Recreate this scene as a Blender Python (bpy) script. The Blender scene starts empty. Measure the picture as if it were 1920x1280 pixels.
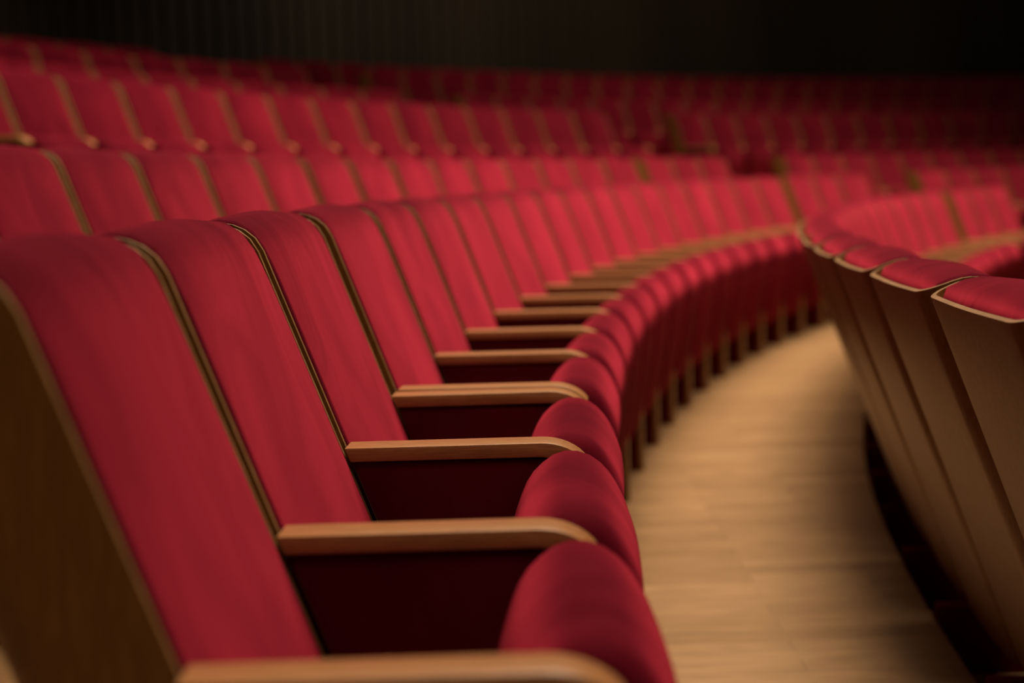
import bpy, bmesh, math
from mathutils import Matrix, Vector

C = bpy.context.scene.collection
scene = bpy.context.scene

# ------------------------------------------------------------------ the curve the rows follow
R0, KC, CX, CY, PHI = 25.916, 0.0012125, -0.2782, 1.6796, 0.01891


def heading(s):
    return PHI + s / R0 + KC * s * s


def at(s, dr=0.0):
    """the point of a row set back by dr from the main row, s metres along it"""
    n = 48
    x, y = CX, CY
    for i in range(n):
        a = heading((i + 0.5) / n * s)
        x += math.sin(a) * s / n
        y += math.cos(a) * s / n
    a = heading(s)
    return x - dr * math.cos(a), y + dr * math.sin(a), a


def stretch_at(s, dr):
    return 1 + dr * (1 / R0 + 2 * KC * s)


# ------------------------------------------------------------------ camera
ARM = 0.70                         # height of an armrest top above its floor
PITCH, ROLL = 0.1051, -0.0369
cam_d = bpy.data.cameras.new('camera')
cam_d.sensor_width = 36.0
cam_d.lens = 2846.1 / 1920 * 36
cam_d.clip_start = 0.05
cam_d.clip_end = 200
cam_d.dof.use_dof = True
cam_d.dof.focus_distance = 2.32
cam_d.dof.aperture_fstop = 2.1
cam_d.dof.aperture_blades = 0
cam = bpy.data.objects.new('camera', cam_d)
C.objects.link(cam)
cam.matrix_world = Matrix.Translation((0, 0, ARM + 0.3885)) @ Matrix.Rotation(math.pi / 2 - PITCH, 4, 'X') @ Matrix.Rotation(ROLL, 4, 'Z')
scene.camera = cam

# ------------------------------------------------------------------ world, light, exposure
w = bpy.data.worlds.new('hall')
w.use_nodes = True
w.node_tree.nodes['Background'].inputs[0].default_value = (1.0, 0.8, 0.62, 1)
w.node_tree.nodes['Background'].inputs[1].default_value = 0.007
scene.world = w
scene.view_settings.view_transform = 'Standard'
scene.view_settings.look = 'None'
scene.view_settings.gamma = 1
scene.view_settings.use_curve_mapping = False
scene.view_settings.exposure = 0.0


def area(name, loc, target, size, power, col=(1.0, 0.80, 0.60), spread=120):
    l = bpy.data.lights.new(name, 'AREA')
    l.shape = 'DISK'
    l.size = size
    l.energy = power
    l.color = col
    l.spread = math.radians(spread)
    o = bpy.data.objects.new(name, l)
    C.objects.link(o)
    o.location = loc
    o.rotation_euler = (Vector(target) - Vector(loc)).to_track_quat('-Z', 'Y').to_euler()
    return o


def ceiling_or_fill(s_, dr, z, power, size=2.4, aim_dr=0.0, aim_s=None, aim_z=0.0, spread=120):
    x, y, _ = at(s_, dr)
    tx, ty, _ = at(s_ if aim_s is None else aim_s, aim_dr)
    area('ceiling_or_fill_light', (x, y, z), (tx, ty, aim_z), size, power, spread=spread)


for s_, pw, sp in ((-2.6, 62, 120), (1.6, 155, 120), (4.8, 140, 115), (8.2, 130, 108), (11.8, 130, 100)):  # the first is an added fill behind the camera, brightening the armrest sides
    ceiling_or_fill(s_, -1.15, 6.6, pw, aim_dr=-1.0, spread=sp)
ceiling_or_fill(6.6, 0.6, 7.2, 190, aim_dr=2.4, spread=110)
ceiling_or_fill(13.0, 0.3, 7.0, 60, aim_dr=1.6, spread=95)
ceiling_or_fill(12.5, 2.2, 5.4, 85, 2.0, aim_s=15.0, aim_dr=7.3, aim_z=4.6, spread=150)  # added wash to brighten the dark back wall, not a known fixture

# ------------------------------------------------------------------ materials
def mat(name):
    m = bpy.data.materials.new(name)
    m.use_nodes = True
    return m, m.node_tree, m.node_tree.nodes['Principled BSDF']


def noise(nt, scale, detail=3.0, stretch=(1, 1, 1), coord='Object', dist=0.0):
    tc = nt.nodes.new('ShaderNodeTexCoord')
    mp = nt.nodes.new('ShaderNodeMapping')
    mp.inputs['Scale'].default_value = stretch
    n = nt.nodes.new('ShaderNodeTexNoise')
    n.inputs['Scale'].default_value = scale
    n.inputs['Detail'].default_value = detail
    n.inputs['Distortion'].default_value = dist
    nt.links.new(tc.outputs[coord], mp.inputs[0])
    nt.links.new(mp.outputs[0], n.inputs['Vector'])
    return n


def ramp(nt, src, stops):
    r = nt.nodes.new('ShaderNodeValToRGB')
    e = r.color_ramp.elements
    e[0].position, e[0].color = stops[0][0], (*stops[0][1], 1)
    e[1].position, e[1].color = stops[1][0], (*stops[1][1], 1)
    for p, c in stops[2:]:
        x = e.new(p)
        x.color = (*c, 1)
    nt.links.new(src, r.inputs[0])
    return r


def bump(nt, src, bs, strength, dist):
    b = nt.nodes.new('ShaderNodeBump')
    b.inputs['Strength'].default_value = strength
    b.inputs['Distance'].default_value = dist
    nt.links.new(src, b.inputs['Height'])
    nt.links.new(b.outputs[0], bs.inputs['Normal'])
    return b


def velvet(name, dark, light, tint, sheen):
    m, nt, bs = mat(name)
    info = nt.nodes.new('ShaderNodeObjectInfo')
    n = noise(nt, 5.0, 4.0, (1, 1, 0.45), dist=0.8)
    add = nt.nodes.new('ShaderNodeVectorMath')
    add.operation = 'ADD'
    mp = n.inputs['Vector'].links[0].from_node
    mul = nt.nodes.new('ShaderNodeMath')
    mul.operation = 'MULTIPLY'
    mul.inputs[1].default_value = 20
    nt.links.new(info.outputs['Random'], mul.inputs[0])
    nt.links.new(mp.outputs[0], add.inputs[0])
    nt.links.new(mul.outputs[0], add.inputs[1])
    nt.links.new(add.outputs[0], n.inputs['Vector'])
    r = ramp(nt, n.outputs['Fac'], [(0.35, dark), (0.68, light)])
    nt.links.new(r.outputs[0], bs.inputs['Base Color'])
    bs.inputs['Roughness'].default_value = 0.85
    bs.inputs['Specular IOR Level'].default_value = 0.03
    sh = nt.nodes.new('ShaderNodeBsdfSheen')               # the pile: bright where light and eye graze it
    sh.distribution = 'ASHIKHMIN'
    sh.inputs['Roughness'].default_value = 0.55
    sr = ramp(nt, n.outputs['Fac'], [(0.30, [c * sheen * 0.80 for c in tint]), (0.70, [c * sheen * 1.15 for c in tint])])
    nt.links.new(sr.outputs[0], sh.inputs['Color'])
    both = nt.nodes.new('ShaderNodeAddShader')
    nt.links.new(bs.outputs[0], both.inputs[0])
    nt.links.new(sh.outputs[0], both.inputs[1])
    nt.links.new(both.outputs[0], nt.nodes['Material Output'].inputs[0])
    f = noise(nt, 900.0, 2.0)
    b1 = bump(nt, f.outputs['Fac'], bs, 0.25, 0.0006)
    nt.links.new(b1.outputs[0], sh.inputs['Normal'])
    b2 = nt.nodes.new('ShaderNodeBump')
    b2.inputs['Strength'].default_value = 0.6
    b2.inputs['Distance'].default_value = 0.012
    nt.links.new(n.outputs['Fac'], b2.inputs['Height'])
    nt.links.new(b2.outputs[0], b1.inputs['Normal'])
    return m


def wood(name, a, b, rough, scale=14.0, stretch=(1, 12, 12), coat=0.0):
    m, nt, bs = mat(name)
    n = noise(nt, scale, 5.0, stretch, dist=0.6)
    r = ramp(nt, n.outputs['Fac'], [(0.3, a), (0.72, b)])
    nt.links.new(r.outputs[0], bs.inputs['Base Color'])
    bs.inputs['Roughness'].default_value = rough
    bs.inputs['Coat Weight'].default_value = coat
    bs.inputs['Coat Roughness'].default_value = 0.25
    bump(nt, n.outputs['Fac'], bs, 0.06, 0.002)
    return m


M_RED = velvet('red_velvet', (0.072, 0.002, 0.008), (0.112, 0.004, 0.012), (0.9, 0.062, 0.112), 0.275)
M_PAN = velvet('dark_red_velvet', (0.11, 0.003, 0.008), (0.16, 0.004, 0.011), (0.8, 0.05, 0.07), 0.1)
M_MAROON = velvet('maroon_velvet', (0.07, 0.003, 0.007), (0.10, 0.005, 0.010), (0.5, 0.05, 0.06), 0.08)
M_ARM = wood('armrest_wood', (0.31, 0.135, 0.045), (0.47, 0.215, 0.078), 0.36, 26, (1, 14, 14), 0.35)
M_SHELL = wood('shell_wood', (0.15, 0.059, 0.008), (0.24, 0.100, 0.016), 0.45, 14, (10, 10, 1), 0.1)
M_EDGE = wood('plywood_edge', (0.20, 0.100, 0.036), (0.30, 0.155, 0.060), 0.45, 30, (1, 1, 1))

M_BLACK, _nt, _bs = mat('black_metal')
_n = noise(_nt, 60)
_r = ramp(_nt, _n.outputs['Fac'], [(0.3, (0.004, 0.003, 0.003)), (0.7, (0.009, 0.007, 0.007))])
_nt.links.new(_r.outputs[0], _bs.inputs['Base Color'])
_bs.inputs['Roughness'].default_value = 0.55

# floor: narrow oak boards laid across the row
M_FLOOR, nt, bs = mat('oak_floor')
tc = nt.nodes.new('ShaderNodeTexCoord')
br = nt.nodes.new('ShaderNodeTexBrick')
br.inputs['Scale'].default_value = 1.0
br.inputs['Brick Width'].default_value = 0.62
br.inputs['Row Height'].default_value = 0.075
br.inputs['Mortar Size'].default_value = 0.0012
br.inputs['Color1'].default_value = (0.255, 0.143, 0.058, 1)
br.inputs['Color2'].default_value = (0.345, 0.203, 0.090, 1)
br.inputs['Mortar'].default_value = (0.13, 0.07, 0.03, 1)
br.inputs['Bias'].default_value = 0.0
nt.links.new(tc.outputs['Object'], br.inputs['Vector'])
g = noise(nt, 6.0, 6.0, (1, 9, 1), dist=0.5)
mx = nt.nodes.new('ShaderNodeMix')
mx.data_type = 'RGBA'
mx.blend_type = 'MULTIPLY'
mx.inputs[0].default_value = 1.0
gr = ramp(nt, g.outputs['Fac'], [(0.3, (0.72, 0.70, 0.66)), (0.7, (1.08, 1.06, 1.04))])
nt.links.new(br.outputs['Color'], mx.inputs[6])
nt.links.new(gr.outputs[0], mx.inputs[7])
nt.links.new(mx.outputs[2], bs.inputs['Base Color'])
bs.inputs['Roughness'].default_value = 0.42
bump(nt, g.outputs['Fac'], bs, 0.08, 0.002)

# ribbed dark timber wall
M_WALL, nt, bs = mat('dark_wall_timber')
g = noise(nt, 0.55, 3.0, (1, 1, 0.03))
r = ramp(nt, g.outputs['Fac'], [(0.35, (0.016, 0.010, 0.004)), (0.7, (0.040, 0.026, 0.010))])
nt.links.new(r.outputs[0], bs.inputs['Base Color'])
bs.inputs['Roughness'].default_value = 0.7

# ------------------------------------------------------------------ mesh helpers
def new_mesh(name, verts, faces, mats, fm=None, smooth=True, bevel=0.0, auto=None):
    me = bpy.data.meshes.new(name)
    me.from_pydata(verts, [], faces)
    for m in mats:
        me.materials.append(m)
    bm = bmesh.new()
    bm.from_mesh(me)
    if fm:
        bm.faces.ensure_lookup_table()
        for i, k in enumerate(fm):
            bm.faces[i].material_index = k
    bmesh.ops.remove_doubles(bm, verts=bm.verts, dist=1e-6)
    bmesh.ops.recalc_face_normals(bm, faces=bm.faces)
    if bevel:
        es = [e for e in bm.edges if len(e.link_faces) == 2 and e.calc_face_angle(0) > 0.5]
        bmesh.ops.bevel(bm, geom=es, offset=bevel, segments=2, affect='EDGES', profile=0.6)
    for f in bm.faces:
        f.smooth = smooth
    if auto is not None:
        for e in bm.edges:
            if len(e.link_faces) == 2 and e.calc_face_angle(0) > auto:
                e.smooth = False
    bm.to_mesh(me)
    bm.free()
    return me


def box(x0, x1, y0, y1, z0, z1):
    v = [(x, y, z) for x in (x0, x1) for y in (y0, y1) for z in (z0, z1)]
    f = [(0, 1, 3, 2), (4, 6, 7, 5), (0, 4, 5, 1), (2, 3, 7, 6), (0, 2, 6, 4), (1, 5, 7, 3)]
    return v, f


def prism(prof, y0, y1):
    n = len(prof)
    v = [(x, y0, z) for x, z in prof] + [(x, y1, z) for x, z in prof]
    f = [tuple(range(n)), tuple(range(2 * n - 1, n - 1, -1))]
    f += [(i, (i + 1) % n, n + (i + 1) % n, n + i) for i in range(n)]
    return v, f


def smooth_loop(pts, n=56):
    """closed Catmull-Rom curve through the points, evenly spaced"""
    m = len(pts)
    dense = []
    for i in range(m):
        p0, p1, p2, p3 = (Vector(pts[(i + k - 1) % m]) for k in range(4))
        for j in range(12):
            t = j / 12
            dense.append(0.5 * ((2 * p1) + (p2 - p0) * t + (2 * p0 - 5 * p1 + 4 * p2 - p3) * t * t + (3 * p1 - p0 - 3 * p2 + p3) * t ** 3))
    acc = [0]
    for i in range(len(dense)):
        acc.append(acc[-1] + (dense[(i + 1) % len(dense)] - dense[i]).length)
    out = []
    k = 0
    for j in range(n):
        d = acc[-1] * j / n
        while acc[k + 1] < d:
            k += 1
        t = (d - acc[k]) / max(1e-9, acc[k + 1] - acc[k])
        out.append(dense[k].lerp(dense[(k + 1) % len(dense)], t))
    return out


def pillow(prof, y0, y1, r, seg=6, crown=0.0, mid=8):
    """a padded body: the closed x-z profile swept in y with rounded ends"""
    n = len(prof)
    area2 = sum(prof[i].x * prof[(i + 1) % n].y - prof[(i + 1) % n].x * prof[i].y for i in range(n))
    sgn = 1 if area2 > 0 else -1
    nrm = []
    for i in range(n):
        t = (prof[(i + 1) % n] - prof[i - 1]).normalized()
        nrm.append(Vector((t.y, -t.x)) * sgn)          # outward
    rings = []
    for k in range(seg + 1):
        a = math.pi / 2 * k / seg
        rings.append((y0 + r * (1 - math.sin(a)), r * (1 - math.cos(a)) ))
    rings = [(y0 + r * (1 - math.cos(math.pi / 2 * k / seg)), r * (1 - math.sin(math.pi / 2 * k / seg))) for k in range(seg + 1)]
    mids = [(y0 + r + (y1 - y0 - 2 * r) * k / mid, 0.0) for k in range(1, mid)]
    rings = rings + mids + [(y0 + y1 - y, i) for y, i in reversed(rings)]
    v, f = [], []
    for y, ins in rings:
        c = crown * math.sin(math.pi * min(1, max(0, (y - y0) / (y1 - y0))))
        for p, q in zip(prof, nrm):
            w_ = p - q * (ins - c)
            v.append((w_.x, y, w_.y))
    m = len(rings)
    for j in range(m - 1):
        for i in range(n):
            i2 = (i + 1) % n
            f.append((j * n + i, j * n + i2, (j + 1) * n + i2, (j + 1) * n + i))
    f.append(tuple(range(n)))
    f.append(tuple(range(m * n - 1, (m - 1) * n - 1, -1)))
    return v, f


# tilted frame of the backrest: u runs up the back, n points forward
TU = (-0.344, 0.939)
TN = (0.939, 0.344)
W = 0.55


def un(u, n):
    return TU[0] * u + TN[0] * n, ARM + TU[1] * u + TN[1] * n


# ------------------------------------------------------------------ parts of one seat
def mesh_shell():
    th = 0.009
    wrap = 0.115
    path = []                                              # (depth n from 0..-1, y) outline of the U
    y0, y1, rc = 0.035, 0.562, 0.055

    def outline(off, nf):
        p = []
        a0, a1 = y0 + off, y1 - off
        back = -wrap - 0.03 + off
        r = rc - off
        for k in range(5):
            p.append((nf + (back + r - nf) * k / 4, a0))
        for k in range(1, 8):
            t = math.pi / 2 * k / 7
            p.append((back + r - r * math.sin(t), a0 + r - r * math.cos(t)))
        for k in range(1, 10):
            yy = a0 + r + (a1 - a0 - 2 * r) * k / 10
            p.append((back - 0.004 * math.sin(math.pi * k / 10), yy))
        q = [(n, a0 + a1 - y) for n, y in reversed(p[:12])]
        return p + q

    us = [-0.50 + 0.81 * k / 12 for k in range(12)] + [0.318, 0.340, 0.358, 0.371, 0.380, 0.386, 0.3895, 0.391]
    rows_o, rows_i = [], []
    for u in us:
        nf = -0.001
        if u > 0.318:
            t = (u - 0.318) / 0.073
            nf = -0.001 - 0.088 * (1 - math.sqrt(max(0, 1 - t * t)))
        rows_o.append([(*un(u, n), y) for n, y in outline(0, nf)])
        rows_i.append([(*un(u, n), y) for n, y in outline(th, nf)])
    v, f, fm = [], [], []
    m = len(rows_o[0])
    for r in rows_o + rows_i:
        for x, z, y in r:
            v.append((x, y, z))
    nr = len(us)
    base = nr * m
    for j in range(nr - 1):
        for i in range(m - 1):
            a = j * m + i
            f.append((a, a + 1, a + m + 1, a + m)); fm.append(0)
            b = base + a
            f.append((b, b + m, b + m + 1, b + 1)); fm.append(0)
        for i in (0, m - 1):
            a, b = j * m + i, base + j * m + i
            f.append((a, a + m, b + m, b)); fm.append(1)
    for j in (0, nr - 1):
        for i in range(m - 1):
            a, b = j * m + i, base + j * m + i
            f.append((a, a + 1, b + 1, b)); fm.append(1 if j else 0)
    return new_mesh('back_shell', v, f, [M_SHELL, M_EDGE], fm, auto=0.9)


def mesh_backrest():
    pts = [(-0.44, -0.006), (-0.25, 0.000), (0.0, 0.001), (0.15, 0.001), (0.295, 0.000), (0.348, -0.008), (0.377, -0.028),
           (0.391, -0.062), (0.393, -0.108), (0.37, -0.124), (0.15, -0.120), (-0.2, -0.115), (-0.44, -0.11)]
    prof = smooth_loop([un(u, n) for u, n in pts], 64)
    v, f = pillow(prof, 0.050, 0.549, 0.012, 5, 0.008)
    return new_mesh('backrest', v, f, [M_RED], auto=1.2)


def mesh_cushion():
    pts = [(0.302, 0.679), (0.335, 0.695), (0.374, 0.685), (0.406, 0.647), (0.421, 0.592), (0.402, 0.50), (0.373, 0.36),
           (0.340, 0.22), (0.322, 0.178), (0.292, 0.185), (0.250, 0.26), (0.229, 0.40), (0.246, 0.55), (0.274, 0.642)]
    prof = smooth_loop(pts, 64)
    v, f = pillow(prof, 0.072, 0.532, 0.038, 7, 0.006)
    return new_mesh('seat_cushion', v, f, [M_RED], auto=1.2)


def mesh_pan():
    pts = [(0.388, 0.560), (0.402, 0.572), (0.414, 0.560), (0.411, 0.49), (0.389, 0.36), (0.354, 0.215), (0.336, 0.168), (0.320, 0.166),
           (0.318, 0.20), (0.350, 0.36), (0.376, 0.49)]
    prof = smooth_loop(pts, 56)
    v, f = pillow(prof, 0.092, 0.510, 0.005, 3, 0.0)
    return new_mesh('seat_pan', v, f, [M_PAN], auto=1.0)


def mesh_arm():
    z = ARM
    top = [(0.004, z), (0.10, z), (0.20, z), (0.298, z)]
    n = 8
    for k in range(1, n + 1):
        t = math.radians(62) * k / n
        top.append((0.298 + 0.079 * math.sin(t), z - 0.075 * (1 - math.cos(t)) * 0.82))
    bot = []
    for k in range(n, 0, -1):
        t = math.radians(60) * k / n
        bot.append((0.293 + 0.058 * math.sin(t), z - 0.022 - 0.054 * (1 - math.cos(t)) * 0.82))
    bot += [(0.293, z - 0.022), (0.012, z - 0.022)]
    v, f = prism(top + bot, 0.0, 0.060)
    return new_mesh('armrest', v, f, [M_ARM], bevel=0.0030, auto=0.6)


def mesh_panel():
    zt = ARM - 0.0225
    f0 = lambda z: (ARM - z) * 0.366 + 0.006
    prof = [(f0(zt), zt), (0.333, zt - 0.004), (0.333, 0.0), (0.171, 0.0), (0.171, 0.20), (f0(0.24), 0.24)]
    v, f = prism(prof, 0.006, 0.052)
    return new_mesh('side_panel', v, f, [M_MAROON], bevel=0.004, auto=0.6)


def mesh_base():
    v, f = box(-0.03, 0.17, 0.006, 0.052, 0.0, 0.168)
    return new_mesh('base_panel', v, f, [M_MAROON], bevel=0.004, auto=0.6)


def mesh_post():
    v, f = box(0.334, 0.352, 0.005, 0.053, 0.0, ARM - 0.032)
    return new_mesh('front_post', v, f, [M_SHELL], bevel=0.002, auto=0.6)


def mesh_leg():
    prof = [(0.0, 0.037), (0.012, 0.037), (0.03, 0.033), (0.06, 0.030), (0.155, 0.029)]
    v, f = [], []
    for z, h in prof:
        for sx, sy in ((-1, -1), (1, -1), (1, 1), (-1, 1)):
            v.append((0.289 + sx * (h + 0.01), 0.096 + sy * h, z))
    for j in range(len(prof) - 1):
        for i in range(4):
            a, b = j * 4 + i, j * 4 + (i + 1) % 4
            f.append((a, b, b + 4, a + 4))
    f += [(0, 1, 2, 3), tuple(range(len(prof) * 4 - 1, len(prof) * 4 - 5, -1))]
    return new_mesh('leg', v, f, [M_BLACK], bevel=0.003, auto=0.6)


def shift(me, dy):
    c = me.copy()
    for vt in c.vertices:
        vt.co.y += dy
    return c


PARTS = [('back_shell', mesh_shell()), ('backrest', mesh_backrest()), ('seat_cushion', mesh_cushion()), ('seat_pan', mesh_pan()),
         ('armrest', mesh_arm()), ('side_panel', mesh_panel()), ('front_post', mesh_post()), ('base_panel', mesh_base()), ('leg', mesh_leg())]
SIDE = [(n, shift(me, W)) for n, me in PARTS[4:8]]         # the far armrest that closes a block of seats

CHILD_OF = {'armrest': None}


def part(name, me, parent):
    o = bpy.data.objects.new(name, me)
    C.objects.link(o)
    o.parent = parent
    return o


def make_seat(closed):
    root = bpy.data.objects.new('theatre_seat', None)
    C.objects.link(root)
    root.empty_display_size = 0.1
    for n, me in PARTS + (SIDE if closed else []):
        part(n, me, root)
    return root


PROTO = {}


def place_seat(s, width, dr, dz, closed, label, group, back=(0.0, 1.0)):
    first = closed not in PROTO
    if first:
        PROTO[closed] = make_seat(closed)
        root = PROTO[closed]
    else:
        src = PROTO[closed]
        root = src.copy()
        C.objects.link(root)
        for ch in KIDS[closed]:
            c = ch.copy()
            C.objects.link(c)
            c.parent = root
    if first:
        KIDS[closed] = [o for o in C.objects if o.parent == root]
    sm = s + width / stretch_at(s, dr) / 2                 # heading of the chord
    x, y, _ = at(s, dr)
    a = heading(sm)
    root.location = (x, y, dz)
    root.rotation_euler = (0, 0, -a)
    root.scale = (1, width / W, 1)
    if back != (0.0, 1.0):                                 # backs that stand wider or narrower between their armrests
        for ch in [o for o in C.objects if o.parent == root and o.name.split('.')[0] in ('back_shell', 'backrest')]:
            ch.location.y = back[0]
            ch.scale.y = back[1]
    root['label'] = label
    root['category'] = 'seat'
    root['group'] = group
    return root


KIDS = {}

ORD = ['zeroth', 'first', 'second', 'third', 'fourth', 'fifth', 'sixth', 'seventh', 'eighth', 'ninth', 'tenth', 'eleventh',
       'twelfth', 'thirteenth', 'fourteenth', 'fifteenth', 'sixteenth', 'seventeenth', 'eighteenth', 'nineteenth', 'twentieth',
       'twenty-first', 'twenty-second', 'twenty-third', 'twenty-fourth', 'twenty-fifth', 'twenty-sixth']


def blocks(dr, spec):
    """spec: list of (s0, s1, count) in metres along the main curve -> list of seats (s, width, closed)"""
    out = []
    for s0, s1, n in spec:
        L = (s1 - s0) * stretch_at((s0 + s1) / 2, dr) - 0.058
        wd = L / n
        s = s0
        for i in range(n):
            out.append((s, wd, i == n - 1))
            s += wd / stretch_at(s, dr)
    return out


# main row: the first dividers one by one, then regular blocks
main = [(-0.507, 0.507, False), (0.0, 0.567, False), (0.567, 0.55, True)]
s = 1.203
for wd in [0.558, 0.541, 0.562, 0.55, 0.55, 0.55]:
    main.append((s, wd, False))
    s += wd
nb = blocks(0.0, [(s, 9.87, 10)])
main += nb
seg2 = blocks(0.0, [(9.97, 11.63, 3)])
seg3 = blocks(0.0, [(12.66, 16.6, 7)])

RED = 'red velvet seat'
for i, (s, wd, cl) in enumerate(main):
    if i == 0:
        lb = 'nearest red velvet seat, its brown wooden side filling the lower left corner'
    else:
        lb = f'{RED} in the foreground row, {ORD[i + 1]} from its near left end'
    bk = {2: (0.0, 1.035), 3: (-0.032, 1.055)}.get(i, (0.0, 1.0))
    place_seat(s, wd, 0, 0, cl, lb, 'seats of the long foreground row', bk)
for i, (s, wd, cl) in enumerate(seg2):
    lb = f'{RED} in the foreground row, {ORD[i + 1]} beyond its narrow dark gap'
    place_seat(s, wd, 0, 0, cl, lb, 'seats of the long foreground row')
for i, (s, wd, cl) in enumerate(seg3):
    lb = f'{RED} in the foreground row, {ORD[i + 1]} past the aisle gap'
    place_seat(s, wd, 0, 0, cl, lb, 'seats of the long foreground row')

# the row in front, seen from behind at the right edge
DB, ZB = -1.20, -0.14
rowb = blocks(DB, [(0.27, 9.79, 16), (9.95, 11.60, 3), (12.66, 14.9, 4)])
for i, (s, wd, cl) in enumerate(rowb):
    if i < 16:
        lb = f'{RED} in the row at right, {ORD[i + 1]} from the right edge'
    elif i < 19:
        lb = f'{RED} in the row at right, {ORD[i - 15]} beyond its narrow dark gap'
    else:
        lb = f'{RED} in the row at right, {ORD[i - 18]} past its aisle gap'
    place_seat(s, wd, DB, ZB, cl, lb, 'seats of the right-hand row seen from behind')

ROWS = [
    ('row behind the foreground one', 1.02, 0.18, [(1.30, 9.55, 15), (9.66, 11.15, 3), (12.12, 17.2, 10)]),
    ('lowest raised row', 2.65, 0.66, [(4.38, 11.79, 15), (12.75, 18.6, 13)]),
    ('second lowest raised row', 3.67, 0.86, [(5.6, 10.30, 10), (11.05, 19.4, 20)]),
    ('second highest raised row', 4.69, 1.13, [(6.7, 10.29, 8), (10.95, 20.0, 23)]),
    ('topmost raised row', 5.70, 1.32, [(7.4, 9.67, 5), (10.68, 20.6, 26)]),
]
for name, dr, dz, spec in ROWS:
    for bi, sp in enumerate(spec):
        seats = blocks(dr, [sp])
        for i, (s, wd, cl) in enumerate(seats):
            if bi == 0:
                lb = f'{RED} in the {name}, {ORD[len(seats) - i]} left of its gap'
            else:
                k = 'past' if not (dr < 2 and bi == 1) else 'between its two gaps,'
                lb = (f'{RED} in the {name}, {ORD[i + 1]} between its gaps' if dr < 2 and bi == 1
                      else f'{RED} in the {name}, {ORD[i + 1]} right of its aisle gap')
            bk = (0.0, 0.95) if dr < 2 and bi == 0 and i in (5, 6, 7) else (0.0, 1.0)
            place_seat(s, wd, dr, dz, cl, lb, f'seats of the {name}', bk)

# ------------------------------------------------------------------ the setting
def terrace():
    """stepped floor: concentric rings (dr, height) swept along the curve"""
    prof = [(-3.2, -0.42), (-2.20, -0.42), (-2.20, -0.14), (-1.16, -0.14), (-1.16, 0.0), (0.33, 0.0), (0.33, 0.18), (1.36, 0.18), (1.36, 0.36),
            (1.98, 0.36), (1.98, 0.66), (2.98, 0.66), (2.98, 0.86), (4.0, 0.86), (4.0, 1.13), (5.0, 1.13), (5.0, 1.32), (7.6, 1.32)]
    ss = [-5 + 0.5 * k for k in range(56)]
    v, f = [], []
    for s in ss:
        for dr, z in prof:
            x, y, a = at(s, dr)
            v.append((x, y, z))
    m = len(prof)
    for j in range(len(ss) - 1):
        for i in range(m - 1):
            a = j * m + i
            f.append((a, a + 1, a + m + 1, a + m))
    return new_mesh('floor', v, f, [M_FLOOR], smooth=False)


def struct(name, me):
    o = bpy.data.objects.new(name, me)
    C.objects.link(o)
    o['kind'] = 'structure'
    return o


struct('floor', terrace())


def wall_ribs():
    v, f = [], []
    s = -6.0
    prev = None
    while s < 24:
        for (ds, dd) in ((0.0, 0.0), (0.001, -0.05), (0.12, -0.05), (0.121, 0.0), (0.16, 0.0)):
            x, y, a = at(s + ds, 7.3 + dd)
            v += [(x, y, 1.25), (x, y, 7.0)]
            n = len(v)
            if prev is not None:
                f.append((prev, n - 2, n - 1, prev + 1))
            prev = n - 2
        s += 0.17
    return new_mesh('wall_back', v, f, [M_WALL], smooth=False)


struct('wall_back', wall_ribs())
